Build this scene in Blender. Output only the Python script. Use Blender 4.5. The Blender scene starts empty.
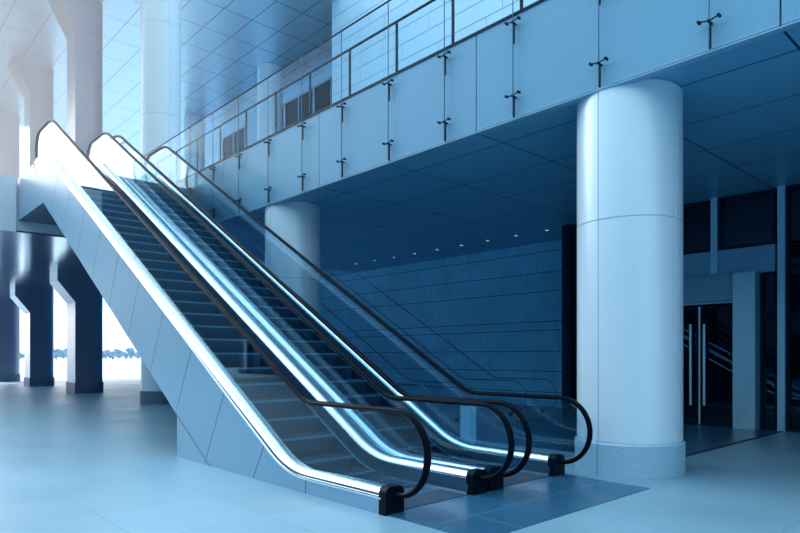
import bpy, bmesh, math, random
from math import sin, cos, radians, pi, sqrt
from mathutils import Vector
random.seed(7)
S = bpy.context.scene
COL = S.collection

# ------------------------------------------------------------------ camera
cam_d = bpy.data.cameras.new('camera')
cam_d.lens = 620 / 800 * 36.0
cam_d.sensor_width = 36.0
cam_d.sensor_fit = 'HORIZONTAL'
cam_d.shift_y = 90.5 / 800
cam_d.clip_end = 2000
cam = bpy.data.objects.new('camera', cam_d)
COL.objects.link(cam)
cam.location = (0, 0, 1.55)
cam.rotation_euler = (pi / 2, 0, -radians(42.694))
S.camera = cam

# ------------------------------------------------------------------ colour management
S.view_settings.view_transform = 'Standard'
S.view_settings.look = 'None'
S.view_settings.gamma = 1.0
S.view_settings.use_curve_mapping = False
S.view_settings.exposure = 0.2

# ------------------------------------------------------------------ world: pale overcast sky, bright warm glow low behind the building
SKY_STRENGTH = 1.1
w = bpy.data.worlds.new('sky')
S.world = w
w.use_nodes = True
nt = w.node_tree
nt.nodes.clear()
N = nt.nodes.new
L = nt.links.new
tc = N('ShaderNodeTexCoord')
sun_dir = Vector((-0.14, 1.0, 0.42)).normalized()
dot = N('ShaderNodeVectorMath'); dot.operation = 'DOT_PRODUCT'
L(tc.outputs['Generated'], dot.inputs[0]); dot.inputs[1].default_value = sun_dir
rmp = N('ShaderNodeValToRGB')
rmp.color_ramp.elements[0].position = 0.0
rmp.color_ramp.elements[0].color = (0.64, 0.86, 1.0, 1)
rmp.color_ramp.elements[1].position = 1.0
rmp.color_ramp.elements[1].color = (1.0, 0.93, 0.90, 1)
e = rmp.color_ramp.elements.new(0.80); e.color = (0.68, 0.87, 1.0, 1)
L(dot.outputs['Value'], rmp.inputs[0])
pw = N('ShaderNodeMath'); pw.operation = 'POWER'; pw.use_clamp = False
mx = N('ShaderNodeMath'); mx.operation = 'MAXIMUM'; mx.inputs[1].default_value = 0.0
L(dot.outputs['Value'], mx.inputs[0]); L(mx.outputs[0], pw.inputs[0]); pw.inputs[1].default_value = 26.0
ma = N('ShaderNodeMath'); ma.operation = 'MULTIPLY_ADD'; ma.inputs[1].default_value = 8.0
sep = N('ShaderNodeSeparateXYZ'); L(tc.outputs['Generated'], sep.inputs[0])       # overcast sky: brighter overhead than at the horizon
zm = N('ShaderNodeMath'); zm.operation = 'MAXIMUM'; zm.inputs[1].default_value = 0.0; L(sep.outputs['Z'], zm.inputs[0])
zz_ = N('ShaderNodeMath'); zz_.operation = 'MULTIPLY_ADD'; zz_.inputs[1].default_value = 1.25 * SKY_STRENGTH; zz_.inputs[2].default_value = 0.55 * SKY_STRENGTH
L(zm.outputs[0], zz_.inputs[0])
p2 = N('ShaderNodeMath'); p2.operation = 'POWER'; p2.inputs[1].default_value = 4.0; L(mx.outputs[0], p2.inputs[0])
m2 = N('ShaderNodeMath'); m2.operation = 'MULTIPLY_ADD'; m2.inputs[1].default_value = 1.5; L(p2.outputs[0], m2.inputs[0]); L(zz_.outputs[0], m2.inputs[2])
L(pw.outputs[0], ma.inputs[0]); L(m2.outputs[0], ma.inputs[2])
bg = N('ShaderNodeBackground')
L(rmp.outputs[0], bg.inputs[0]); L(ma.outputs[0], bg.inputs[1])
wo = N('ShaderNodeOutputWorld'); L(bg.outputs[0], wo.inputs[0])


# ------------------------------------------------------------------ helpers
def tag(o, label=None, cat=None, group=None, kind=None):
    if label: o['label'] = label
    if cat: o['category'] = cat
    if group: o['group'] = group
    if kind: o['kind'] = kind
    return o


def empty(name, loc=(0, 0, 0)):
    o = bpy.data.objects.new(name, None)
    o.location = loc
    o.empty_display_size = 0.2
    COL.objects.link(o)
    return o


def obj(name, bm, mats, parent=None, smooth=None, recalc=True):
    if recalc:
        bmesh.ops.recalc_face_normals(bm, faces=bm.faces)
    me = bpy.data.meshes.new(name)
    bm.to_mesh(me); bm.free()
    if not isinstance(mats, (list, tuple)): mats = [mats]
    for m in mats: me.materials.append(m)
    if smooth is not None:
        me.polygons.foreach_set('use_smooth', [True] * len(me.polygons))
        me.set_sharp_from_angle(angle=radians(smooth))
    o = bpy.data.objects.new(name, me)
    COL.objects.link(o)
    if parent is not None:
        o.parent = parent
        o.location = -Vector(parent.location)
    return o


def copy_tree(o, parent=None):
    c = o.copy(); COL.objects.link(c); c.parent = parent
    for ch in [x for x in o.children]:
        copy_tree(ch, c)
    return c


def box(bm, x0, x1, y0, y1, z0, z1, mi=0):
    vs = [bm.verts.new(p) for p in ((x0, y0, z0), (x1, y0, z0), (x1, y1, z0), (x0, y1, z0),
                                    (x0, y0, z1), (x1, y0, z1), (x1, y1, z1), (x0, y1, z1))]
    for f in ((3, 2, 1, 0), (4, 5, 6, 7), (0, 1, 5, 4), (1, 2, 6, 5), (2, 3, 7, 6), (3, 0, 4, 7)):
        fc = bm.faces.new([vs[i] for i in f]); fc.material_index = mi


def bbox(x0, x1, y0, y1, z0, z1, bev=0.0):
    bm = bmesh.new(); box(bm, x0, x1, y0, y1, z0, z1)
    if bev: bmesh.ops.bevel(bm, geom=bm.edges[:], offset=bev, segments=2, affect='EDGES')
    return bm


def prism_x(bm, pts, x0, x1, mi=0):
    """closed polygon pts in (y, z) extruded from x0 to x1"""
    a = [bm.verts.new((x0, y, z)) for y, z in pts]
    b = [bm.verts.new((x1, y, z)) for y, z in pts]
    n = len(pts)
    for f in (a, b[::-1]):
        fc = bm.faces.new(f); fc.material_index = mi
    for i in range(n):
        fc = bm.faces.new((a[i], b[i], b[(i + 1) % n], a[(i + 1) % n])); fc.material_index = mi


def prism_z(bm, pts, z0, z1, mi=0):
    a = [bm.verts.new((x, y, z0)) for x, y in pts]
    b = [bm.verts.new((x, y, z1)) for x, y in pts]
    n = len(pts)
    bm.faces.new(a[::-1]).material_index = mi
    bm.faces.new(b).material_index = mi
    for i in range(n):
        bm.faces.new((a[i], a[(i + 1) % n], b[(i + 1) % n], b[i])).material_index = mi


def prism_y(bm, pts, y0, y1, mi=0):
    a = [bm.verts.new((x, y0, z)) for x, z in pts]
    b = [bm.verts.new((x, y1, z)) for x, z in pts]
    n = len(pts)
    bm.faces.new(a[::-1]).material_index = mi
    bm.faces.new(b).material_index = mi
    for i in range(n):
        bm.faces.new((a[i], a[(i + 1) % n], b[(i + 1) % n], b[i])).material_index = mi


def tube(bm, p, q, r, seg=10):
    p = Vector(p); q = Vector(q); d = (q - p).normalized()
    up = Vector((0, 0, 1)) if abs(d.z) < 0.9 else Vector((1, 0, 0))
    a = d.cross(up).normalized(); b = d.cross(a)
    ra = [bm.verts.new(p + a * r * cos(2 * pi * i / seg) + b * r * sin(2 * pi * i / seg)) for i in range(seg)]
    rb = [bm.verts.new(q + a * r * cos(2 * pi * i / seg) + b * r * sin(2 * pi * i / seg)) for i in range(seg)]
    bm.faces.new(ra[::-1]); bm.faces.new(rb)
    for i in range(seg):
        bm.faces.new((ra[i], ra[(i + 1) % seg], rb[(i + 1) % seg], rb[i]))


# ------------------------------------------------------------------ materials
def mat(name, col, rough=0.5, metal=0.0, spec=0.5, bump=None, noise=None, emit=None, coat=0.0, tint=None):
    m = bpy.data.materials.new(name); m.use_nodes = True
    t = m.node_tree; b = t.nodes['Principled BSDF']
    b.inputs['Base Color'].default_value = (*col, 1)
    b.inputs['Roughness'].default_value = rough
    b.inputs['Metallic'].default_value = metal
    b.inputs['Specular IOR Level'].default_value = spec
    b.inputs['Coat Weight'].default_value = coat
    if tint: b.inputs['Specular Tint'].default_value = (*tint, 1)
    if noise:   # (scale, amount) gentle mottling of the colour
        c = t.nodes.new('ShaderNodeTexCoord'); nz = t.nodes.new('ShaderNodeTexNoise')
        nz.inputs['Scale'].default_value = noise[0]; nz.inputs['Detail'].default_value = 6
        t.links.new(c.outputs['Object'], nz.inputs['Vector'])
        mr = t.nodes.new('ShaderNodeMapRange')
        mr.inputs[1].default_value = 0.3; mr.inputs[2].default_value = 0.7
        mr.inputs[3].default_value = 1 - noise[1]; mr.inputs[4].default_value = 1 + noise[1]
        t.links.new(nz.outputs['Fac'], mr.inputs[0])
        mm = t.nodes.new('ShaderNodeVectorMath'); mm.operation = 'SCALE'
        mm.inputs[0].default_value = col
        t.links.new(mr.outputs[0], mm.inputs['Scale'])
        t.links.new(mm.outputs[0], b.inputs['Base Color'])
    if bump:
        c = t.nodes.new('ShaderNodeTexCoord'); nz = t.nodes.new('ShaderNodeTexNoise')
        nz.inputs['Scale'].default_value = bump[0]
        t.links.new(c.outputs['Object'], nz.inputs['Vector'])
        bp = t.nodes.new('ShaderNodeBump'); bp.inputs['Strength'].default_value = bump[1]; bp.inputs['Distance'].default_value = 0.02
        t.links.new(nz.outputs['Fac'], bp.inputs['Height']); t.links.new(bp.outputs[0], b.inputs['Normal'])
    if emit:
        b.inputs['Emission Color'].default_value = (*emit[0], 1)
        b.inputs['Emission Strength'].default_value = emit[1]
    return m


def grid_mat(name, col, line, px, py, ox, oy, width, rough, metal, var=0.05, noise=0.06, spec=0.5, nscale=0.6):
    """panels in a px by py grid in object x, y with thin joint lines and a slight tone change from panel to panel"""
    m = bpy.data.materials.new(name); m.use_nodes = True
    t = m.node_tree; b = t.nodes['Principled BSDF']; n = t.nodes.new; l = t.links.new
    c = n('ShaderNodeTexCoord'); sp = n('ShaderNodeSeparateXYZ'); l(c.outputs['Object'], sp.inputs[0])

    def M(op, a, v=None, clamp=False):
        k = n('ShaderNodeMath'); k.operation = op; k.use_clamp = clamp
        for i, s in enumerate((a, v)):
            if s is None: continue
            if isinstance(s, (int, float)): k.inputs[i].default_value = s
            else: l(s, k.inputs[i])
        return k.outputs[0]
    masks, cells = [], []
    for ax, p, o in (('X', px, ox), ('Y', py, oy)):
        u = M('DIVIDE', M('SUBTRACT', sp.outputs[ax], o), p)
        cells.append(M('FLOOR', u))
        fr = M('FRACT', u)
        dd = M('MULTIPLY', M('MINIMUM', fr, M('SUBTRACT', 1.0, fr)), p)
        masks.append(M('LESS_THAN', dd, width / 2))
    mask = M('MAXIMUM', masks[0], masks[1])
    cv = n('ShaderNodeCombineXYZ'); l(cells[0], cv.inputs[0]); l(cells[1], cv.inputs[1])
    wn = n('ShaderNodeTexWhiteNoise'); wn.noise_dimensions = '2D'; l(cv.outputs[0], wn.inputs['Vector'])
    nz = n('ShaderNodeTexNoise'); nz.inputs['Scale'].default_value = nscale; nz.inputs['Detail'].default_value = 8
    l(c.outputs['Object'], nz.inputs['Vector'])
    s = M('ADD', M('MULTIPLY', M('SUBTRACT', wn.outputs['Value'], 0.5), 2 * var),
          M('MULTIPLY', M('SUBTRACT', nz.outputs['Fac'], 0.5), 4 * noise))
    s = M('ADD', s, 1.0)
    sc = n('ShaderNodeVectorMath'); sc.operation = 'SCALE'; sc.inputs[0].default_value = col; l(s, sc.inputs['Scale'])
    mix = n('ShaderNodeMix'); mix.data_type = 'RGBA'
    l(mask, mix.inputs[0]); l(sc.outputs[0], mix.inputs[6]); mix.inputs[7].default_value = (*line, 1)
    l(mix.outputs[2], b.inputs['Base Color'])
    rr = M('ADD', M('MULTIPLY', M('SUBTRACT', nz.outputs['Fac'], 0.5), 0.25), rough, True)
    l(rr, b.inputs['Roughness'])
    b.inputs['Metallic'].default_value = metal
    b.inputs['Specular IOR Level'].default_value = spec
    return m


def glass_mat(name, tint, gloss=(0.75, 0.92, 1.0), ior=1.5, base=0.0, rough=0.0):
    m = bpy.data.materials.new(name); m.use_nodes = True
    t = m.node_tree; t.nodes.clear(); n = t.nodes.new; l = t.links.new
    tr = n('ShaderNodeBsdfTransparent'); tr.inputs[0].default_value = (*tint, 1)
    gl = n('ShaderNodeBsdfGlossy'); gl.inputs[0].default_value = (*gloss, 1); gl.inputs['Roughness'].default_value = rough
    fr = n('ShaderNodeFresnel')
    ge = n('ShaderNodeNewGeometry'); mr = n('ShaderNodeMapRange')     # same reflectance on the way in and out of a pane
    mr.inputs[3].default_value = ior; mr.inputs[4].default_value = 1 / ior
    l(ge.outputs['Backfacing'], mr.inputs[0]); l(mr.outputs[0], fr.inputs[0])
    ad = n('ShaderNodeMath'); ad.operation = 'ADD'; ad.use_clamp = True; ad.inputs[1].default_value = base
    l(fr.outputs[0], ad.inputs[0])
    mx = n('ShaderNodeMixShader'); l(ad.outputs[0], mx.inputs[0]); l(tr.outputs[0], mx.inputs[1]); l(gl.outputs[0], mx.inputs[2])
    o = n('ShaderNodeOutputMaterial'); l(mx.outputs[0], o.inputs[0])
    return m


M_floor = grid_mat('floor_stone', (0.175, 0.345, 0.46), (0.12, 0.27, 0.38), 1.2, 1.2, 0.75, 5.33, 0.012, 0.42, 0.0, 0.05, 0.09)
M_out = mat('outdoor_paving', (0.75, 0.86, 0.92), 0.8, noise=(0.05, 0.05))
M_mat = grid_mat('dark_granite', (0.022, 0.105, 0.20), (0.10, 0.24, 0.36), 1.2, 1.22, 4.62, 3.95, 0.012, 0.30, 0.0, 0.05, 0.08)
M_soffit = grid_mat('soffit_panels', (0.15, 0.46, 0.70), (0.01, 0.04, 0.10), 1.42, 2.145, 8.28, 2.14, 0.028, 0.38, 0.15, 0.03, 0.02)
M_lowceil = grid_mat('lower_ceiling_panels', (0.55, 0.66, 0.80), (0.03, 0.06, 0.12), 2.84, 4.29, 3.2, 2.14, 0.03, 0.15, 0.9, 0.0, 0.0, nscale=0.02)
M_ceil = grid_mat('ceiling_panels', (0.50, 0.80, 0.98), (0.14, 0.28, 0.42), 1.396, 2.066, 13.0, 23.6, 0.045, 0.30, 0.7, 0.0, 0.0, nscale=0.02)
M_col = mat('column_panel', (0.66, 0.86, 0.98), 0.30, 0.10, noise=(0.5, 0.02))
M_colgrey = mat('column_panel_grey', (0.26, 0.30, 0.42), 0.22, 0.5)
M_gran = mat('granite_base', (0.30, 0.52, 0.68), 0.55, noise=(60, 0.16))
M_grand = mat('granite_base_dark', (0.09, 0.16, 0.26), 0.5, noise=(60, 0.2))
M_fascia = mat('fascia_backpanel', (0.20, 0.42, 0.58), 0.45, 0.0, noise=(0.4, 0.03))
M_slab = mat('slab_edge', (0.72, 0.78, 0.86), 0.4)
M_metal = mat('brushed_metal', (0.30, 0.52, 0.70), 0.3, 0.9)
M_dark = mat('dark_frame', (0.004, 0.02, 0.045), 0.5, spec=0.2, tint=(0.15, 0.35, 0.55))
M_line = mat('shadow_gap', (0.01, 0.035, 0.08), 0.8)
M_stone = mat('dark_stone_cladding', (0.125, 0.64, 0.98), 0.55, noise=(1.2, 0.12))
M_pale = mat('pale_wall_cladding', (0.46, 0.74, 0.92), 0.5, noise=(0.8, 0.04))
M_clad = mat('escalator_side_panel', (0.21, 0.42, 0.58), 0.38, 0.35, noise=(0.6, 0.03))
M_deck = mat('deck_polished_steel', (0.88, 0.95, 1.0), 0.17, 1.0)
M_skirt = mat('skirt_dark_steel', (0.05, 0.13, 0.22), 0.28, 0.8)
M_trim = mat('bright_trim', (0.85, 0.94, 1.0), 0.2, 1.0)
M_rub = mat('black_rubber', (0.002, 0.005, 0.011), 0.42, spec=0.10, tint=(0.12, 0.3, 0.5))
M_cap = mat('black_plastic', (0.002, 0.006, 0.013), 0.42, spec=0.15, tint=(0.12, 0.3, 0.5))
M_step = mat('step_dark_metal', (0.008, 0.04, 0.085), 0.5, 0.0)
M_edge = mat('step_edge', (0.08, 0.24, 0.36), 0.35, 0.5)
M_glass = glass_mat('balustrade_glass', (0.80, 0.90, 0.95), ior=1.34)
M_glassb = glass_mat('outer_glass', (0.92, 0.97, 0.99), ior=1.10)
M_tint = glass_mat('dark_window_glass', (0.04, 0.10, 0.17), gloss=(0.30, 0.62, 0.90), base=0.03)
M_tintb = glass_mat('facade_window_glass', (0.10, 0.22, 0.34), gloss=(0.12, 0.30, 0.48))
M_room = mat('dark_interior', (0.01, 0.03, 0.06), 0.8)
M_span = mat('spandrel_panel', (0.22, 0.46, 0.64), 0.4, 0.3)
M_pil = mat('brushed_pillar', (0.46, 0.82, 0.98), 0.33, 0.5, noise=(2, 0.06))
M_lamp = mat('lamp_glow', (0.8, 0.9, 1), 0.5, emit=((0.75, 0.9, 1.0), 0.7))
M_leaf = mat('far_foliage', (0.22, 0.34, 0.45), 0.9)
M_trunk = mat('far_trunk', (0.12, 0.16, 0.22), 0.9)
M_white = mat('white_post_paint', (0.55, 0.82, 0.96), 0.4)

# ------------------------------------------------------------------ setting: levels measured in metres
SOF, TOPF, LIP, CEIL = 5.12, 6.50, 6.68, 17.1
FB, FT = 5.055, 6.62                     # bottom and top of the balcony fascia
FX, LY, WX = 7.47, 20.45, 16.3         # balcony edge x, landing slab edge y, stone wall x

bm = bmesh.new(); box(bm, -40, 40, -40, 41, -0.3, 0.0)
tag(obj('floor', bm, M_floor), kind='structure')
bm = bmesh.new(); box(bm, -400, 400, 41, 600, -0.3, -0.02)
tag(obj('ground_plaza', bm, M_out), kind='structure')
# inlaid darker granite in front of the escalators
bm = bmesh.new(); box(bm, 4.02, 7.12, 3.37, 5.3, 0.0, 0.006)
tag(obj('floor_inlay', bm, M_mat), kind='structure')
bm = bmesh.new(); box(bm, 8.9, 14.62, 4.06, 4.14, 0.0, 0.004)
tag(obj('floor_joint_strip', bm, M_line), kind='structure')
bm = bmesh.new(); box(bm, 8.9, 14.58, 4.14, 9.3, 0.0, 0.004)
tag(obj('floor_entrance', bm, M_mat), kind='structure')

# L-shaped upper floor: underside panels + slab body
bm = bmesh.new(); box(bm, FX + 0.1, 30, -14, LY, SOF, SOF + 0.05)
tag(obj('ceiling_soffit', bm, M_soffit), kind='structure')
bm = bmesh.new(); box(bm, 2.0, 30, LY, 48, SOF, SOF + 0.05)
tag(obj('ceiling_lower', bm, M_lowceil), kind='structure')
bm = bmesh.new()
prism_z(bm, [(FX + 0.1, -14), (30, -14), (30, 48), (2.0, 48), (2.0, LY + 0.02), (FX + 0.1, LY + 0.02)], SOF + 0.05, TOPF)
tag(obj('floor_upper', bm, M_slab), kind='structure')
bm = bmesh.new()     # slab edge face left of the escalators
x = 3.94
while x > 2:
    box(bm, max(2.0, x - 2.84 + 0.015), x, LY - 0.06, LY, SOF, LIP); x -= 2.84
tag(obj('trim_slab_edge', bm, M_slab), kind='structure')

# balcony fascia back-panels with shadow joints
bm = bmesh.new()
ys = [2.11 + 4.225 * k for k in range(-4, 6)]
for y in ys:
    y1 = min(y + 4.225, LY)
    box(bm, FX, FX + 0.09, y + 0.01, y1 - 0.01, FB + 0.035, FT - 0.02)
box(bm, FX + 0.03, FX + 0.1, -14, LY, FB + 0.01, FT - 0.03, 1)
obj_f = tag(obj('wall_fascia', bm, [M_fascia, M_line]), kind='structure')
bm = bmesh.new()
box(bm, FX - 0.012, FX + 0.1, -14, LY, FB - 0.0, FB + 0.022)
tag(obj('trim_fascia_bottom', bm, M_fascia), kind='structure')
bm = bmesh.new()
box(bm, FX - 0.02, FX + 0.12, -14, LY, FT - 0.02, FT + 0.02)
tag(obj('trim_fascia_top', bm, M_dark), kind='structure')

# facade of the building across the open court on the left: the balustrade glass mirrors it
bm = bmesh.new()
box(bm, -21.0, -20.6, -30, 54, 0, 12.5, 0)
box(bm, -70, -11, 84, 86, 0, 23, 0)
rnd = random.Random(4)
for i in range(28):
    for (z0, z1) in ((0.4, 3.2), (4.4, 7.4), (8.6, 11.6)):
        y0 = -29 + i * 3.0
        box(bm, -20.6, -20.5, y0, y0 + rnd.choice((0.9, 1.4, 2.2)), z0, z1, rnd.choice((1, 1, 1, 2)))
    box(bm, -20.6, -20.2, -29.6 + i * 3.0, -29.3 + i * 3.0, 0, 12.5, 1)
tag(obj('wall_left', bm, [mat('opposite_facade', (0.05, 0.10, 0.16), 0.6), M_dark, M_pale]), kind='structure')

# high ceiling
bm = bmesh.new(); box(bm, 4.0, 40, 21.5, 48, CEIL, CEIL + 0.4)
tag(obj('ceiling', bm, M_ceil), kind='structure')


def clad_wall(name, mt, x, y0, y1, zs, joint, wid, seed, gap=0.018, thick=0.06):
    """rows of stone slabs standing proud of a dark backing"""
    rnd = random.Random(seed)
    bm = bmesh.new()
    for z0, z1 in zip(zs[:-1], zs[1:]):
        y = y0 - rnd.random() * wid
        while y < y1:
            ww = wid * rnd.choice((0.85, 1.0, 1.15))
            a, b = max(y, y0), min(y + ww, y1)
            if b - a > 0.05:
                box(bm, x, x + thick, a + gap * 0.3, b - gap * 0.3, z0 + gap / 2, z1 - gap / 2, 0)
            y += ww
    box(bm, x + 0.012, x + 0.3, y0, y1, zs[0], zs[-1], 1)
    return tag(obj(name, bm, [mt, joint]), kind='structure')


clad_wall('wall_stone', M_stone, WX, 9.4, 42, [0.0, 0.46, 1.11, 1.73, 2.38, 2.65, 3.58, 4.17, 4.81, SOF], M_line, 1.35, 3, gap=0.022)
zz = [TOPF]; 
while zz[-1] < 20: zz.append(zz[-1] + (0.93, 0.62, 0.62)[len(zz) % 3])
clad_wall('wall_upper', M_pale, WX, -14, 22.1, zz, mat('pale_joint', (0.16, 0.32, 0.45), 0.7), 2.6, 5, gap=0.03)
bm = bmesh.new(); box(bm, WX + 0.3, 22, 21.8, 22.1, 0, 20); tag(obj('wall_return', bm, M_pale), kind='structure')

# recessed upper facade with windows (beyond the pale wall)
FXX = 19.9
bm = bmesh.new()
box(bm, FXX, FXX + 0.3, 22.1, 46, TOPF, 6.9)
box(bm, FXX, FXX + 0.3, 22.1, 46, 16.6, CEIL)
box(bm, FXX, FXX + 0.3, 34.4, 36.3, 6.9, 16.6)
box(bm, FXX, FXX + 0.3, 39.5, 46, 6.9, 16.6)
tag(obj('wall_facade', bm, M_pale), kind='structure')
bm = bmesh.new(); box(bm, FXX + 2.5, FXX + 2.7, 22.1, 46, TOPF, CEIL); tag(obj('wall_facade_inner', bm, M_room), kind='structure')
n = 0
for (a, b) in ((22.2, 25.4), (25.4, 28.6), (28.6, 31.6), (31.6, 34.4), (36.3, 39.5)):
    n += 1
    bm = bmesh.new()
    for yy in (a, (a + b) / 2 - 0.04, b - 0.08): box(bm, FXX - 0.06, FXX + 0.1, yy, yy + 0.08, 6.9, 16.6)
    for zzz in (6.9, 8.8, 10.7, 12.6, 14.5, 16.5): box(bm, FXX - 0.06, FXX + 0.1, a, b, zzz, zzz + 0.1)
    fr = tag(obj('window_%d' % n, bm, M_metal), kind='structure')
    obj('pane', bbox(FXX + 0.02, FXX + 0.04, a, b, 6.9, 16.6), M_tintb, fr)
    bm = bmesh.new()
    for zzz in (10.9, 13.4): box(bm, FXX + 0.15, FXX + 0.2, a + 0.1, b - 0.1, zzz, zzz + 0.5)
    obj('blind', bm, M_span, fr)

# ------------------------------------------------------------------ entrance storefront at x = 14.7
EX = 14.7


def member(name, x0, x1, y0, y1, z0, z1, m, par, bev=0.006):
    return obj(name, bbox(x0, x1, y0, y1, z0, z1, bev), m, par)


def window(i, y0, y1, z0, z1):
    bm = bmesh.new()
    t = 0.07
    box(bm, EX - 0.03, EX + 0.09, y0, y0 + t, z0, z1); box(bm, EX - 0.03, EX + 0.09, y1 - t, y1, z0, z1)
    box(bm, EX - 0.03, EX + 0.09, y0 + t, y1 - t, z1 - t, z1); box(bm, EX - 0.03, EX + 0.09, y0 + t, y1 - t, z0, z0 + t)
    o = tag(obj('window_%d' % i, bm, M_dark), kind='structure')
    obj('pane', bbox(EX + 0.02, EX + 0.04, y0 + t, y1 - t, z0 + t, z1 - t), M_tint, o)
    return o


wi = 10
for (a, b, z0, z1) in ((5.52, 7.9, 3.93, 5.1), (4.24, 5.38, 3.93, 5.1), (7.9, 9.2, 0, 5.1),
                       (1.35, 4.04, 3.42, 5.1), (1.35, 4.04, 2.4, 3.42), (1.35, 4.04, 0.0, 2.4),
                       (-1.5, 1.2, 0.0, 3.42), (-1.5, 1.2, 3.42, 5.1), (-4.4, -1.6, 0, 5.1),
                       (4.18, 4.53, 0.0, 2.4), (4.18, 4.53, 2.4, 3.35), (6.65, 7.9, 0.0, 2.8)):
    window(wi, a, b, z0, z1); wi += 1
k = 1
for (a, b, z0, z1, mt, d) in ((4.04, 4.18, 0, SOF, M_pil, 0.12), (5.38, 5.52, 3.42, SOF, M_pil, 0.10), (1.2, 1.35, 0, SOF, M_pil, 0.1),
                              (-1.6, -1.5, 0, SOF, M_pil, 0.1), (4.24, 7.9, 3.36, 3.93, M_span, 0.05), (9.2, 9.4, 0, SOF, M_dark, 0.05)):
    member('trim_storefront_%d' % k, EX - d, EX + 0.12, a, b, z0, z1, mt, None)
    bpy.data.objects['trim_storefront_%d' % k]['kind'] = 'structure'; k += 1
pil = obj('entrance_pillar', bbox(EX - 0.35, EX + 0.2, 4.53, 4.97, 0, 3.36, 0.01), M_pil)
tag(pil, 'square brushed metal pillar right of the dark glass entrance doors', 'pillar')
pan = obj('trim_door_header', bbox(EX - 0.2, EX + 0.2, 4.97, 7.9, 2.80, 3.36, 0.008), M_span); pan['kind'] = 'structure'
# double glass door
bm = bmesh.new()
box(bm, EX - 0.12, EX, 4.97, 5.01, 0, 2.8); box(bm, EX - 0.12, EX, 6.60, 6.65, 0, 2.8); box(bm, EX - 0.12, EX, 5.01, 6.60, 2.74, 2.80)
dr = tag(obj('door_1', bm, M_metal), kind='structure')
for (a, b, hy) in ((5.02, 5.78, 5.64), (5.80, 6.59, 5.94)):
    bm = bmesh.new()
    for (c, d) in ((a, a + 0.05), (b - 0.05, b)): box(bm, EX - 0.07, EX - 0.02, c, d, 0.02, 2.70)
    box(bm, EX - 0.07, EX - 0.02, a + 0.05, b - 0.05, 0.02, 0.14); box(bm, EX - 0.07, EX - 0.02, a + 0.05, b - 0.05, 2.64, 2.70)
    lf = obj('door_leaf', bm, M_dark, dr)
    if a < 5.5: obj('meeting_stile', bbox(EX - 0.08, EX - 0.02, b - 0.03, b + 0.01, 0.02, 2.7, 0.004), M_pil, lf)
    pn = obj('pane', bbox(EX - 0.05, EX - 0.04, a + 0.05, b - 0.05, 0.14, 2.64), M_tint, lf)
    bm = bmesh.new(); tube(bm, (EX - 0.14, hy, 0.45), (EX - 0.14, hy, 2.3), 0.028, 12)
    for z in (0.7, 2.05): tube(bm, (EX - 0.14, hy, z), (EX - 0.05, hy, z), 0.012)
    obj('pull_handle', bm, M_pil, lf, smooth=40)
bm = bmesh.new()   # dim rooms behind the glass
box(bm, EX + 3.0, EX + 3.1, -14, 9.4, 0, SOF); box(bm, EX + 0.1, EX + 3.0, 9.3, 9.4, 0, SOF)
tag(obj('wall_shade_right', bbox(8.6, EX + 3.0, -3.6, -3.3, 0, SOF), M_span), kind='structure')  # unseen end wall, added to keep light off the entrance floor
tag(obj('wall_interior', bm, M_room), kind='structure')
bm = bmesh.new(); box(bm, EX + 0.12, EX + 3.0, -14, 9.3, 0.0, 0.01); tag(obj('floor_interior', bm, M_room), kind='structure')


# ------------------------------------------------------------------ round columns
def round_col(x, y, z0, z1, r, label, mshaft, mbase, seams, base_h=0.42, vseam=(200, 290, 20, 110)):
    root = empty('round_column', (x, y, z0))
    tag(root, label, 'column', 'round columns along the balcony')
    angs = []
    prof = []
    step = 3
    a = 0
    while a < 360:
        near = [v for v in vseam if abs((a - v + 180) % 360 - 180) < step / 2]
        if near:
            v = near[0]
            prof += [(v - 0.75, 0), (v - 0.4, -0.02), (v + 0.4, -0.02), (v + 0.75, 0)]
        else:
            prof.append((a, 0))
        a += step

    def shell(zlist, rr, bm, notch=True):
        rows = []
        for z, dr in zlist:
            rows.append([bm.verts.new((x + (rr + dr + (d if notch else 0)) * cos(radians(an)), y + (rr + dr + (d if notch else 0)) * sin(radians(an)), z)) for an, d in prof])
        n = len(prof)
        for A, B in zip(rows[:-1], rows[1:]):
            for i in range(n):
                bm.faces.new((A[i], A[(i + 1) % n], B[(i + 1) % n], B[i]))
        bm.faces.new(rows[-1]); bm.faces.new(rows[0][::-1])
    zl = [(z0 + base_h, -0.01)]
    zl.append((z0 + base_h + 0.015, -0.01)); zl.append((z0 + base_h + 0.02, 0))
    for s in seams:
        zl += [(s - 0.011, 0), (s - 0.006, -0.018), (s + 0.006, -0.018), (s + 0.011, 0)]
    zl += [(z1 - 0.03, 0), (z1 - 0.02, -0.03), (z1, -0.03)]
    bm = bmesh.new(); shell(zl, r, bm)
    obj('shaft', bm, mshaft, root, smooth=25)
    bm = bmesh.new(); shell([(z0, 0.03), (z0 + base_h - 0.015, 0.03), (z0 + base_h, 0.015)], r, bm)
    obj('base', bm, mbase, root, smooth=25)
    return root


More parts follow.
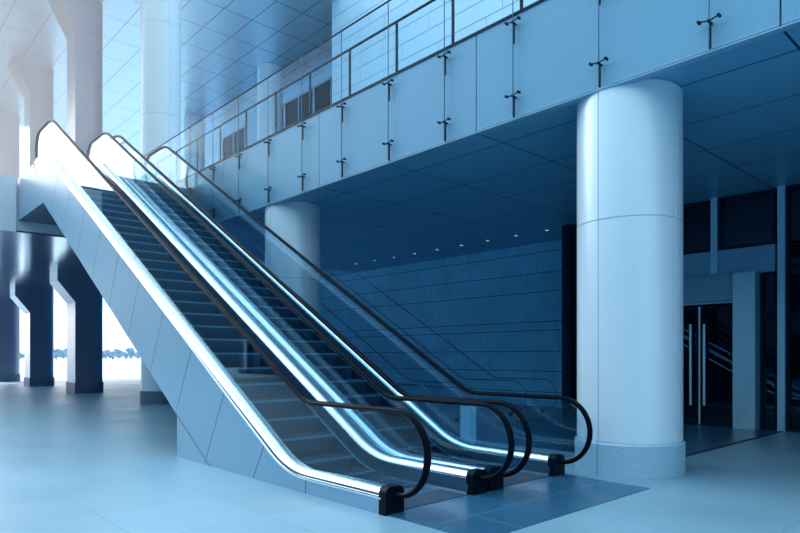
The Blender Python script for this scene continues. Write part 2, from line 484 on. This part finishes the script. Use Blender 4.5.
CX = 8.17
round_col(8.16, 4.17, 0, SOF, 0.69, 'large pale round column standing in front of the glass entrance', M_col, M_gran, (3.36,), vseam=(174, 264, 354, 84))
round_col(8.15, 12.6, 0, SOF, 0.65, 'pale round column under the balcony behind the right escalator', M_col, M_gran, (3.36,), vseam=(276, 186, 6, 96))
round_col(8.3, 20.95, 0, 18.2, 0.64, 'tall pale round column rising from behind the top of the escalators', M_col, M_grand, (3.4, 6.5, 9.6, 12.65, 15.7), vseam=(273, 183, 3, 93))
round_col(17.5, 29.3, TOPF, CEIL, 0.66, 'blue round column on the upper floor near the dark windows', M_col, M_gran, (9.6, 12.65, 15.7), 0.1, vseam=(250, 70))
round_col(17.6, 38.9, TOPF, CEIL, 0.66, 'smallest dark round column far back on the upper floor', M_col, M_gran, (9.6, 12.65, 15.7), 0.1, vseam=(250, 70))


def haunch_col(x, y, label, upper_top):
    """flat-faced column with a rounded right side and a corbel that widens it to the left below each ceiling"""
    root = empty('bracket_column', (x, y, 0))
    tag(root, label, 'column', 'bracket columns under the slab')
    hw = 0.62

    def section(xl):
        pts = [(xl, y - hw), (x + 0.02, y - hw)]
        for i in range(1, 16):
            a = -pi / 2 + pi * i / 16
            pts.append((x + 0.02 + hw * cos(a), y + hw * sin(a)))
        pts += [(x + 0.02, y + hw), (xl, y + hw)]
        return pts

    def shaft(z0, z1, zh, reach, drop):
        bm = bmesh.new()
        cuts = [z0] + [s for s in (3.4, 9.6, 12.65) if z0 + 0.5 < s < zh - 0.3] + [zh]
        for a, b in zip(cuts[:-1], cuts[1:]):
            prism_z(bm, section(x - hw), a + 0.008, b - 0.008)
        prism_z(bm, [(x + (px - x) * 0.975, y + (py - y) * 0.975) for px, py in section(x - hw)], z0 + 0.01, z1 - 0.01)
        obj('shaft', bm, M_colgrey, root, smooth=25)
        bm = bmesh.new()
        xl = x - hw
        rows = []
        for z, xx in ((zh + 0.005, xl), (z1 - drop, xl - reach), (z1, xl - reach)):
            rows.append([bm.verts.new((px, py, z)) for px, py in section(xx)])
        n = len(rows[0])
        for A, B in zip(rows[:-1], rows[1:]):
            for i in range(n): bm.faces.new((A[i], A[(i + 1) % n], B[(i + 1) % n], B[i]))
        bm.faces.new(rows[-1]); bm.faces.new(rows[0][::-1])
        obj('bracket', bm, M_colgrey, root, smooth=25)
    shaft(0.0, SOF, 3.88, 0.68, 0.37)
    shaft(TOPF, CEIL, 15.45, 0.80, 0.1)
    bm = bmesh.new(); prism_z(bm, [(px * 1 + (0.03 if px > x else -0.03), py + (0.03 if py > y else -0.03)) for px, py in section(x - hw)], 0, 0.45)
    obj('base', bm, M_grand, root, smooth=25)
    return root


haunch_col(8.33, 29.3, 'grey bracket column nearest the escalators, bright slanted left shoulder', 0)
haunch_col(8.43, 37.8, 'grey bracket column behind and left of the nearest one, middle of the row', 0)
haunch_col(8.5, 46.3, 'farthest bracket column at the left edge of the photo', 0)

# ------------------------------------------------------------------ escalators
TH = radians(30)
A0 = (6.31, 0.18)            # bend points of the deck line (y, z)
A1 = (6.31 + 6.5 / math.tan(TH), 6.68)
R0, R1 = 1.5, 0.5
YS, YE = 4.60, 18.5          # ends of the decks
t0, t1 = R0 * math.tan(TH / 2), R1 * math.tan(TH / 2)


def ref_path(y_start=YS, y_end=YE, n=9):
    """deck line as a list of (y, z, slope angle)"""
    P = [(y_start, 0.18, 0.0), (A0[0] - t0, 0.18, 0.0)]
    cy, cz = A0[0] - t0, 0.18 + R0
    for i in range(1, n):
        a = TH * i / n; P.append((cy + R0 * sin(a), cz - R0 * cos(a), a))
    p0 = (cy + R0 * sin(TH), cz - R0 * cos(TH))
    qy, qz = A1[0] + t1, 6.68 - R1
    p1 = (qy - R1 * sin(TH), qz + R1 * cos(TH))
    m = 10
    for i in range(m + 1):
        P.append((p0[0] + (p1[0] - p0[0]) * i / m, p0[1] + (p1[1] - p0[1]) * i / m, TH))
    for i in range(n - 1, 0, -1):
        a = TH * i / n; P.append((qy - R1 * sin(a), qz + R1 * cos(a), a))
    P += [(qy, 6.68, 0.0), (y_end, 6.68, 0.0)]
    return P


def off(p, d):
    y, z, a = p
    return (y - d * sin(a), z + d * cos(a))


def sweep(bm, path, sec, closed=True, mi=0):
    """sec: list of (x, offset) points"""
    rows = []
    for p in path:
        rows.append([bm.verts.new((sx, *off(p, so))) for sx, so in sec])
    n = len(sec)
    for A, B in zip(rows[:-1], rows[1:]):
        for i in range(n if closed else n - 1):
            bm.faces.new((A[i], A[(i + 1) % n], B[(i + 1) % n], B[i])).material_index = mi
    if closed:
        bm.faces.new(rows[0][::-1]).material_index = mi
        bm.faces.new(rows[-1]).material_index = mi


def sweep_tube(bm, pts, sx, sz, x, seg=14):
    """oval tube along (y, z) points at constant x"""
    rows = []
    n = len(pts)
    for i, (y, z) in enumerate(pts):
        a = pts[max(i - 1, 0)]; b = pts[min(i + 1, n - 1)]
        t = Vector((b[0] - a[0], b[1] - a[1])).normalized(); nn = Vector((-t.y, t.x))
        rows.append([bm.verts.new((x + sx * cos(2 * pi * k / seg), y + nn.x * sz * sin(2 * pi * k / seg), z + nn.y * sz * sin(2 * pi * k / seg))) for k in range(seg)])
    for A, B in zip(rows[:-1], rows[1:]):
        for i in range(seg): bm.faces.new((A[i], A[(i + 1) % seg], B[(i + 1) % seg], B[i]))
    bm.faces.new(rows[0][::-1]); bm.faces.new(rows[-1])


RAIL = 0.84
NR = 0.415


def rail_points(rail=RAIL, nr=NR):
    path = ref_path(4.50, 18.45)
    top = [off(p, rail) for p in path]
    zc0 = top[0][1] - nr; zc1 = top[-1][1] - nr
    lo = [(top[0][0] - nr * sin(a), zc0 + nr * cos(a)) for a in [pi * 1.02 - pi * 1.02 * i / 22 for i in range(22)]]
    hi = [(top[-1][0] + nr * sin(a), zc1 + nr * cos(a)) for a in [pi * 1.02 * i / 22 for i in range(1, 23)]]
    return lo, top, hi


WID = 1.54
PATH = ref_path()


def soffit_z(y):
    return min(0.65 + (y - 9.44) * math.tan(TH) * 1.02, 5.45)


def make_escalator(X, label, clad_left, clad_right):
    root = empty('escalator', (X + WID / 2, YS, 0))
    tag(root, label, 'escalator', 'pair of parallel escalators')
    for side in (0, 1):
        def sx(u): return X + u if side == 0 else X + WID - u
        # deck crown
        bm = bmesh.new()
        sec = [(0.0, 0.006), (0.004, 0.03), (0.02, 0.055), (0.05, 0.072), (0.10, 0.08), (0.15, 0.08), (0.19, 0.07), (0.215, 0.05), (0.235, 0.012), (0.235, -0.01), (0.02, -0.01)]
        sweep(bm, PATH, [(sx(u), o) for u, o in sec])
        obj('deck', bm, M_deck, root, smooth=35)
        bm = bmesh.new(); sweep(bm, PATH, [(sx(u), o) for u, o in [(-0.005, -0.030), (-0.005, -0.012), (0.02, -0.012), (0.02, -0.030)]])
        obj('deck_trim', bm, M_trim, root)
        bm = bmesh.new(); sweep(bm, PATH, [(sx(u), o) for u, o in [(0.235, 0.0), (0.262, -0.155), (0.262, -0.55), (0.22, -0.55), (0.22, 0.0)]])
        obj('skirt', bm, M_skirt, root)
        bm = bmesh.new(); sweep(bm, PATH, [(sx(u), o) for u, o in [(0.258, -0.148), (0.274, -0.146), (0.274, -0.172), (0.258, -0.172)]])
        obj('skirt_trim', bm, M_trim, root)
        # handrail with its steel guide
        gx = sx(0.13)
        lo, top, hi = rail_points()
        bm = bmesh.new(); sweep_tube(bm, lo + top + hi, 0.043, 0.030, gx)
        hr = obj('handrail', bm, M_rub, root, smooth=50)
        lo2, top2, hi2 = rail_points(RAIL - 0.035, NR - 0.035)
        bm = bmesh.new(); sweep_tube(bm, lo2 + top2 + hi2, 0.017, 0.014, gx, 8)
        obj('guide_rail', bm, M_skirt, hr, smooth=50)
        # glass panes: the two rounded newel panes and the panes between
        lo3, top3, hi3 = rail_points(RAIL - 0.045, NR - 0.045)
        base = [off(p, 0.06) for p in ref_path(4.50, 18.45)]
        g = 0.006
        bm = bmesh.new(); prism_x(bm, lo3[1:] + [(4.5, top3[0][1]), (5.25, top3[0][1]), (5.25, base[0][1]), (4.5, base[0][1])], gx - g, gx + g)
        obj('glass_panel', bm, M_glass, root)
        bm = bmesh.new(); prism_x(bm, [(17.95, base[-1][1]), (17.95, top3[-1][1])] + [(18.45, top3[-1][1])] + hi3[:-1] + [(18.45, base[-1][1])], gx - g, gx + g)
        obj('glass_panel', bm, M_glass, root)
        # interior path resampled between the end panes
        pth = [p for p in ref_path(5.26, 17.94)]
        segs = []
        cur = [pth[0]]
        acc = 0
        dense = [pth[0]]
        for a, b in zip(pth[:-1], pth[1:]):
            d = math.hypot(b[0] - a[0], b[1] - a[1]); m = max(1, int(d / 0.12))
            for i in range(1, m + 1):
                f = i / m; dense.append((a[0] + (b[0] - a[0]) * f, a[1] + (b[1] - a[1]) * f, a[2] + (b[2] - a[2]) * f))
        tot = [0]
        for a, b in zip(dense[:-1], dense[1:]): tot.append(tot[-1] + math.hypot(b[0] - a[0], b[1] - a[1]))
        NP = 10
        for k in range(NP):
            s0, s1 = tot[-1] * k / NP + 0.004, tot[-1] * (k + 1) / NP - 0.004
            ps = [p for p, s in zip(dense, tot) if s0 <= s <= s1]

            def at(s):
                for i in range(len(tot) - 1):
                    if tot[i + 1] >= s:
                        f = (s - tot[i]) / (tot[i + 1] - tot[i]); a, b = dense[i], dense[i + 1]
                        return tuple(a[j] + (b[j] - a[j]) * f for j in range(3))
                return dense[-1]
            ps = [at(s0)] + ps + [at(s1)]
            bm = bmesh.new(); sweep(bm, ps, [(gx - g, 0.06), (gx + g, 0.06), (gx + g, RAIL - 0.045), (gx - g, RAIL - 0.045)])
            obj('glass_panel', bm, M_glass, root)
        # black newel cap at the foot (and at the top)
        for (ya, yb, zb) in ((YS - 0.07, YS + 0.03, 0.0), (YE - 0.03, YE + 0.07, 6.5)):
            bm = bmesh.new()
            a, b = sorted((sx(-0.004), sx(0.245)))
            pts = [(a, zb)]
            rr = 0.07
            pts += [(a + rr - rr * cos(t), zb + 0.275 - rr + rr * sin(t)) for t in [pi / 2 * i / 6 for i in range(7)]]
            pts += [(b - rr + rr * sin(t), zb + 0.275 - rr + rr * cos(t)) for t in [pi / 2 * i / 6 for i in range(7)]]
            pts += [(b, zb)]
            prism_y(bm, pts, ya, yb)
            cap = obj('newel_cap', bm, M_cap, root, smooth=30)
            bm = bmesh.new(); yy = ya - 0.012 if zb == 0 else yb + 0.012
            tube(bm, (gx, yy, zb + 0.17), (gx, (ya + yb) / 2, zb + 0.17), 0.05, 16)
            obj('handrail_inlet', bm, M_rub, cap, smooth=40)
            if zb == 0:
                bm = bmesh.new(); box(bm, gx - 0.02, gx + 0.02, yy - 0.035, yy, zb + 0.155, zb + 0.185)
                obj('inlet_marker', bm, M_trim, cap)
    # steps
    xa, xb = X + 0.275, X + WID - 0.275

    def step(y, z, par):
        bm = bmesh.new()
        # tread plate, light nosing strip, curved riser
        box(bm, xa, xb, y + 0.03, y + 0.41, z - 0.03, z, 0)
        box(bm, xa, xb, y, y + 0.03, z - 0.03, z + 0.002, 1)
        pr = [(y + 0.01 + 0.06 * (i / 5) ** 1.5, z - 0.03 - 0.22 * i / 5) for i in range(6)]
        prism_x(bm, pr + [(y + 0.10, z - 0.25), (y + 0.10, z - 0.03)], xa, xb, 0)
        for e_ in (xa, xb - 0.025): box(bm, e_, e_ + 0.025, y + 0.03, y + 0.41, z, z + 0.003, 1)
        for i in range(24):
            xx = xa + 0.04 + i * (xb - xa - 0.08) / 23
            box(bm, xx, xx + 0.012, y + 0.03, y + 0.40, z, z + 0.008, 0)
        return obj('step', bm, [M_step, M_edge], par)
    for y in (5.06, 5.46, 5.86): step(y, 0.0, root)
    zc = {0: 0.045, 1: 0.20}
    for k in range(0, 28):
        z = zc.get(k, 0.231 * k)
        step(6.258 + 0.4 * k, z, root)
    step(6.258 + 0.4 * 28, 6.44, root); step(17.86, 6.495, root)
    # comb plates
    for (ya, yb, yc, z) in ((4.58, 5.0, 5.06, 0.0), (18.34, 19.4, 18.28, 6.5)):
        bm = bmesh.new(); box(bm, xa - 0.01, xb + 0.01, ya, yb, z - 0.02, z + 0.012)
        cp = obj('comb_plate', bm, M_step, root)
        bm = bmesh.new()
        for i in range(32):
            xx = xa + i * (xb - xa) / 32
            y0_, y1_ = sorted((yb if yc > yb else ya, yc + (0.03 if yc > yb else -0.03)))
            box(bm, xx, xx + 0.018, y0_, y1_, z + 0.002, z + 0.012)
        obj('comb_teeth', bm, M_edge, cp)
    # closed truss under the steps
    ty = [4.62, 9.44]
    low = [(4.62, 0.0), (9.44, 0.0), (9.44, 0.65)]
    yk = 9.44 + (5.45 - 0.65) / (math.tan(TH) * 1.02)
    low += [(yk, 5.45), (LY - 0.03, 5.45)]
    up = [(LY - 0.03, 6.47), (17.9, 6.47)]
    inner = [off(p, -0.50) for p in PATH if 6.6 < p[0] < 17.6]
    up += [(max(4.8, a), max(0.001, b)) for a, b in inner[::-1]]
    up += [(6.4, 0.001)]
    pts = low + up
    bm = bmesh.new()
    prism_x(bm, pts[0:] , X + 0.02, X + WID - 0.02)
    obj('truss_casing', bm, M_skirt, root)
    # side cladding: panels with joints square to the slope
    for do, xs in ((clad_left, (X, X + 0.02)), (clad_right, (X + WID - 0.02, X + WID))):
        if not do: continue
        bm = bmesh.new()
        topc = [off(p, -0.032) for p in PATH]
        topc[0] = (4.62, topc[0][1]); 
        topc.append((LY - 0.03, 6.68 - 0.032))

        def ztop(y):
            for a, b in zip(topc[:-1], topc[1:]):
                if a[0] <= y <= b[0]: return a[1] + (b[1] - a[1]) * (y - a[0]) / max(1e-6, b[0] - a[0])
            return topc[-1][1]
        # joints as (top y, bottom y): vertical on the flat, square to the slope on the incline
        jt = [(4.62, 4.62), (5.91, 5.91)]
        y = 6.83
        slope_joint = []
        while y < 17.2:
            slope_joint.append(y); y += 1.05
        g = 0.007

        def lower(y): return 0.0 if y < 9.44 else soffit_z(y)

        def hit(yt):
            """from the top edge go square to the slope until the lower edge"""
            zt = ztop(yt); s = 0
            while s < 3:
                yy = yt + s * sin(TH); z_ = zt - s * cos(TH)
                if (yy < 9.44 and z_ <= (0.0)) or (yy >= 9.44 and z_ <= soffit_z(yy)) or z_ <= 0: return yy, max(0.0, z_)
                s += 0.005
            return yy, z_
        joints = [((4.62, ztop(4.62)), (4.62, 0.0)), ((5.91, ztop(5.91)), (5.91, 0.0))]
        for yt in slope_joint:
            joints.append(((yt, ztop(yt)), hit(yt)))
        joints.append(((LY - 2.2, ztop(LY - 2.2)), (LY - 2.2, 5.45)))
        joints.append(((LY - 0.03, ztop(LY - 0.03)), (LY - 0.03, 5.45)))
        key = [(9.44, 0.0), (9.44, 0.65), (yk, 5.45)]
        for (ta, ba), (tb, bb) in zip(joints[:-1], joints[1:]):
            tops = [(ta[0] + g, ztop(ta[0] + g))] + [p for p in topc if ta[0] + g < p[0] < tb[0] - g] + [(tb[0] - g, ztop(tb[0] - g))]
            bots = [(bb[0] - g, bb[1])]
            mids = []
            if ba[0] < 9.44 - 1e-3 and bb[0] >= 9.44 - 1e-3 and ba[1] <= 0.01: mids = [(9.44, 0.0)]
            if ba[0] < yk < bb[0]: mids = [(yk, 5.45)]
            bots += mids[::-1] + [(ba[0] + g, ba[1])]
            if ba[1] <= 0.01 and bb[1] > 0.01:     # this panel is cut by the diagonal continuing the underside
                bots = [(bb[0] - g, bb[1]), (9.44, 0.65), (9.44, 0.0), (ba[0] + g, 0.0)]
            prism_x(bm, tops + bots, *xs)
        obj('side_cladding', bm, M_clad, root)
        bm = bmesh.new()   # diagonal joint continuing the soffit line to the floor
        xo = X - 0.002 if xs[0] == X else X + WID
        prism_x(bm, [(9.44, 0.65), (9.44, 0.636), (8.32, 0.0), (8.30, 0.0)], xo, xo + 0.002)
        obj('diagonal_joint', bm, M_line, root)
    return root


make_escalator(3.99, 'left escalator with grey panelled side wall facing the open floor', True, False)
make_escalator(5.59, 'right escalator, the one nearer the large round column and stone wall', False, True)

# ------------------------------------------------------------------ balcony glass balustrade
root = empty('glass_balustrade', (FX, 2.85, SOF))
tag(root, 'long frameless glass balustrade with spider clamps along the balcony edge', 'railing')
GX = FX - 0.075
js = [2.81 + 1.38 * k for k in range(-6, 13)]
js = [j for j in js] + [LY]
for a, b in zip(js[:-1], js[1:]):
    obj('glass_panel', bbox(GX - 0.008, GX + 0.008, a + 0.007, b - 0.007, FB + 0.03, 7.93), M_glassb, root)
for j in js[:-1]:
    obj('post', bbox(FX + 0.12, FX + 0.15, j - 0.025, j + 0.025, FT + 0.02, 7.63, 0.004), M_dark, root)
    obj('joint_seal', bbox(GX - 0.007, GX + 0.007, j - 0.005, j + 0.005, FB + 0.03, 7.93), M_skirt, root)
    for z in (6.46, 5.38):
        bm = bmesh.new()
        tube(bm, (GX - 0.035, j, z), (FX + 0.0, j, z), 0.016)
        for s in (-1, 1):
            tube(bm, (GX - 0.02, j, z), (GX - 0.02, j + s * 0.11, z + 0.025), 0.009)
            tube(bm, (GX - 0.035, j + s * 0.11, z + 0.025), (GX + 0.02, j + s * 0.11, z + 0.025), 0.019, 12)
        box(bm, GX + 0.012, GX + 0.035, j - 0.012, j + 0.012, z - 0.30, z)
        obj('spider_clamp', bm, M_dark, root, smooth=40)
bm = bmesh.new(); tube(bm, (FX + 0.135, -5.6, 7.65), (FX + 0.135, LY, 7.65), 0.024, 12)
obj('handrail', bm, M_dark, root, smooth=40)
bm = bmesh.new(); box(bm, GX - 0.014, GX + 0.014, -5.6, LY, 7.93, 7.948)
obj('glass_cap', bm, M_dark, root)

# ------------------------------------------------------------------ small things
bo = empty('bollard', (7.9, 6.9, 0))
tag(bo, 'short white post standing behind the foot of the right escalator', 'bollard')
bm = bbox(7.83, 8.03, 6.80, 7.0, 0.0, 0.74, 0.012); obj('body', bm, M_white, bo)
bm = bbox(7.82, 8.04, 6.79, 7.01, 0.74, 0.765, 0.006); obj('cap', bm, M_white, bo)

lamp0 = None
for k in range(9):
    y = 10.0 + 1.07 * k
    if lamp0 is None:
        lamp0 = empty('downlight', (14.85, y, SOF))
        bm = bmesh.new()
        n = 20
        ro = [bm.verts.new((14.85 + 0.07 * cos(2 * pi * i / n), y + 0.07 * sin(2 * pi * i / n), SOF - 0.012)) for i in range(n)]
        ri = [bm.verts.new((14.85 + 0.05 * cos(2 * pi * i / n), y + 0.05 * sin(2 * pi * i / n), SOF - 0.012)) for i in range(n)]
        rt = [bm.verts.new((14.85 + 0.072 * cos(2 * pi * i / n), y + 0.072 * sin(2 * pi * i / n), SOF)) for i in range(n)]
        for i in range(n):
            j = (i + 1) % n
            bm.faces.new((ro[i], ro[j], ri[j], ri[i])); bm.faces.new((ro[i], rt[i], rt[j], ro[j]))
        obj('ring', bm, M_metal, lamp0)
        bm = bmesh.new(); tube(bm, (14.85, y, SOF - 0.010), (14.85, y, SOF - 0.002), 0.05, 20)
        obj('lens', bm, M_lamp, lamp0)
        o = lamp0
    else:
        o = copy_tree(lamp0); o.location = (14.85, y, SOF)
    tag(o, 'tiny round downlight in the row of the balcony underside by the stone wall', 'ceiling light', 'row of downlights beside the stone wall')

# far trees on the horizon
rnd = random.Random(11)
protos = []


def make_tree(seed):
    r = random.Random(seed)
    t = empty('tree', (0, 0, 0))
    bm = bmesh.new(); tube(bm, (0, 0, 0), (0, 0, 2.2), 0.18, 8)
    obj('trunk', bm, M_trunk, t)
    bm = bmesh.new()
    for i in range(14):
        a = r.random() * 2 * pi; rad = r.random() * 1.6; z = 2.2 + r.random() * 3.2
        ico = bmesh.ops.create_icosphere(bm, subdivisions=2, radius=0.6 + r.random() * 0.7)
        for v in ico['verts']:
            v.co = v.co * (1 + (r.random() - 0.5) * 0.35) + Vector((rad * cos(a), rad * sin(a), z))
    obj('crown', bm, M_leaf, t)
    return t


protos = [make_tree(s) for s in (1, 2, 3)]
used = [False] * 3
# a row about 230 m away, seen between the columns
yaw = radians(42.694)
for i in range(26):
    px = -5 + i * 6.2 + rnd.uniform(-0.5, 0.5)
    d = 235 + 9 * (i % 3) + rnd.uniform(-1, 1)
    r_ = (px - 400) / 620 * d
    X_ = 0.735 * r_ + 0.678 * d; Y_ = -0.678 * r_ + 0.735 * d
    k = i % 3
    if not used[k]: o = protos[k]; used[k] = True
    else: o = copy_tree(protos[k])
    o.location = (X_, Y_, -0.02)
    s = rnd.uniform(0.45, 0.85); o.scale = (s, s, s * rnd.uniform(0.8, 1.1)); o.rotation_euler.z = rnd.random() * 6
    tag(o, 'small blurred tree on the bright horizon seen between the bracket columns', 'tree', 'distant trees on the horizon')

# added scattering volume over the upper landing, standing in for lens bloom
hz = bpy.data.materials.new('bloom_haze'); hz.use_nodes = True
t = hz.node_tree; t.nodes.clear()
vs = t.nodes.new('ShaderNodeVolumeScatter'); vs.inputs['Color'].default_value = (1.0, 0.96, 0.96, 1)
vs.inputs['Density'].default_value = 0.05; vs.inputs['Anisotropy'].default_value = 0.55
mo = t.nodes.new('ShaderNodeOutputMaterial'); t.links.new(vs.outputs[0], mo.inputs['Volume'])
tag(obj('bloom_haze', bbox(3.3, 7.3, 13.0, 60, 5.2, 17.0), hz), kind='stuff')
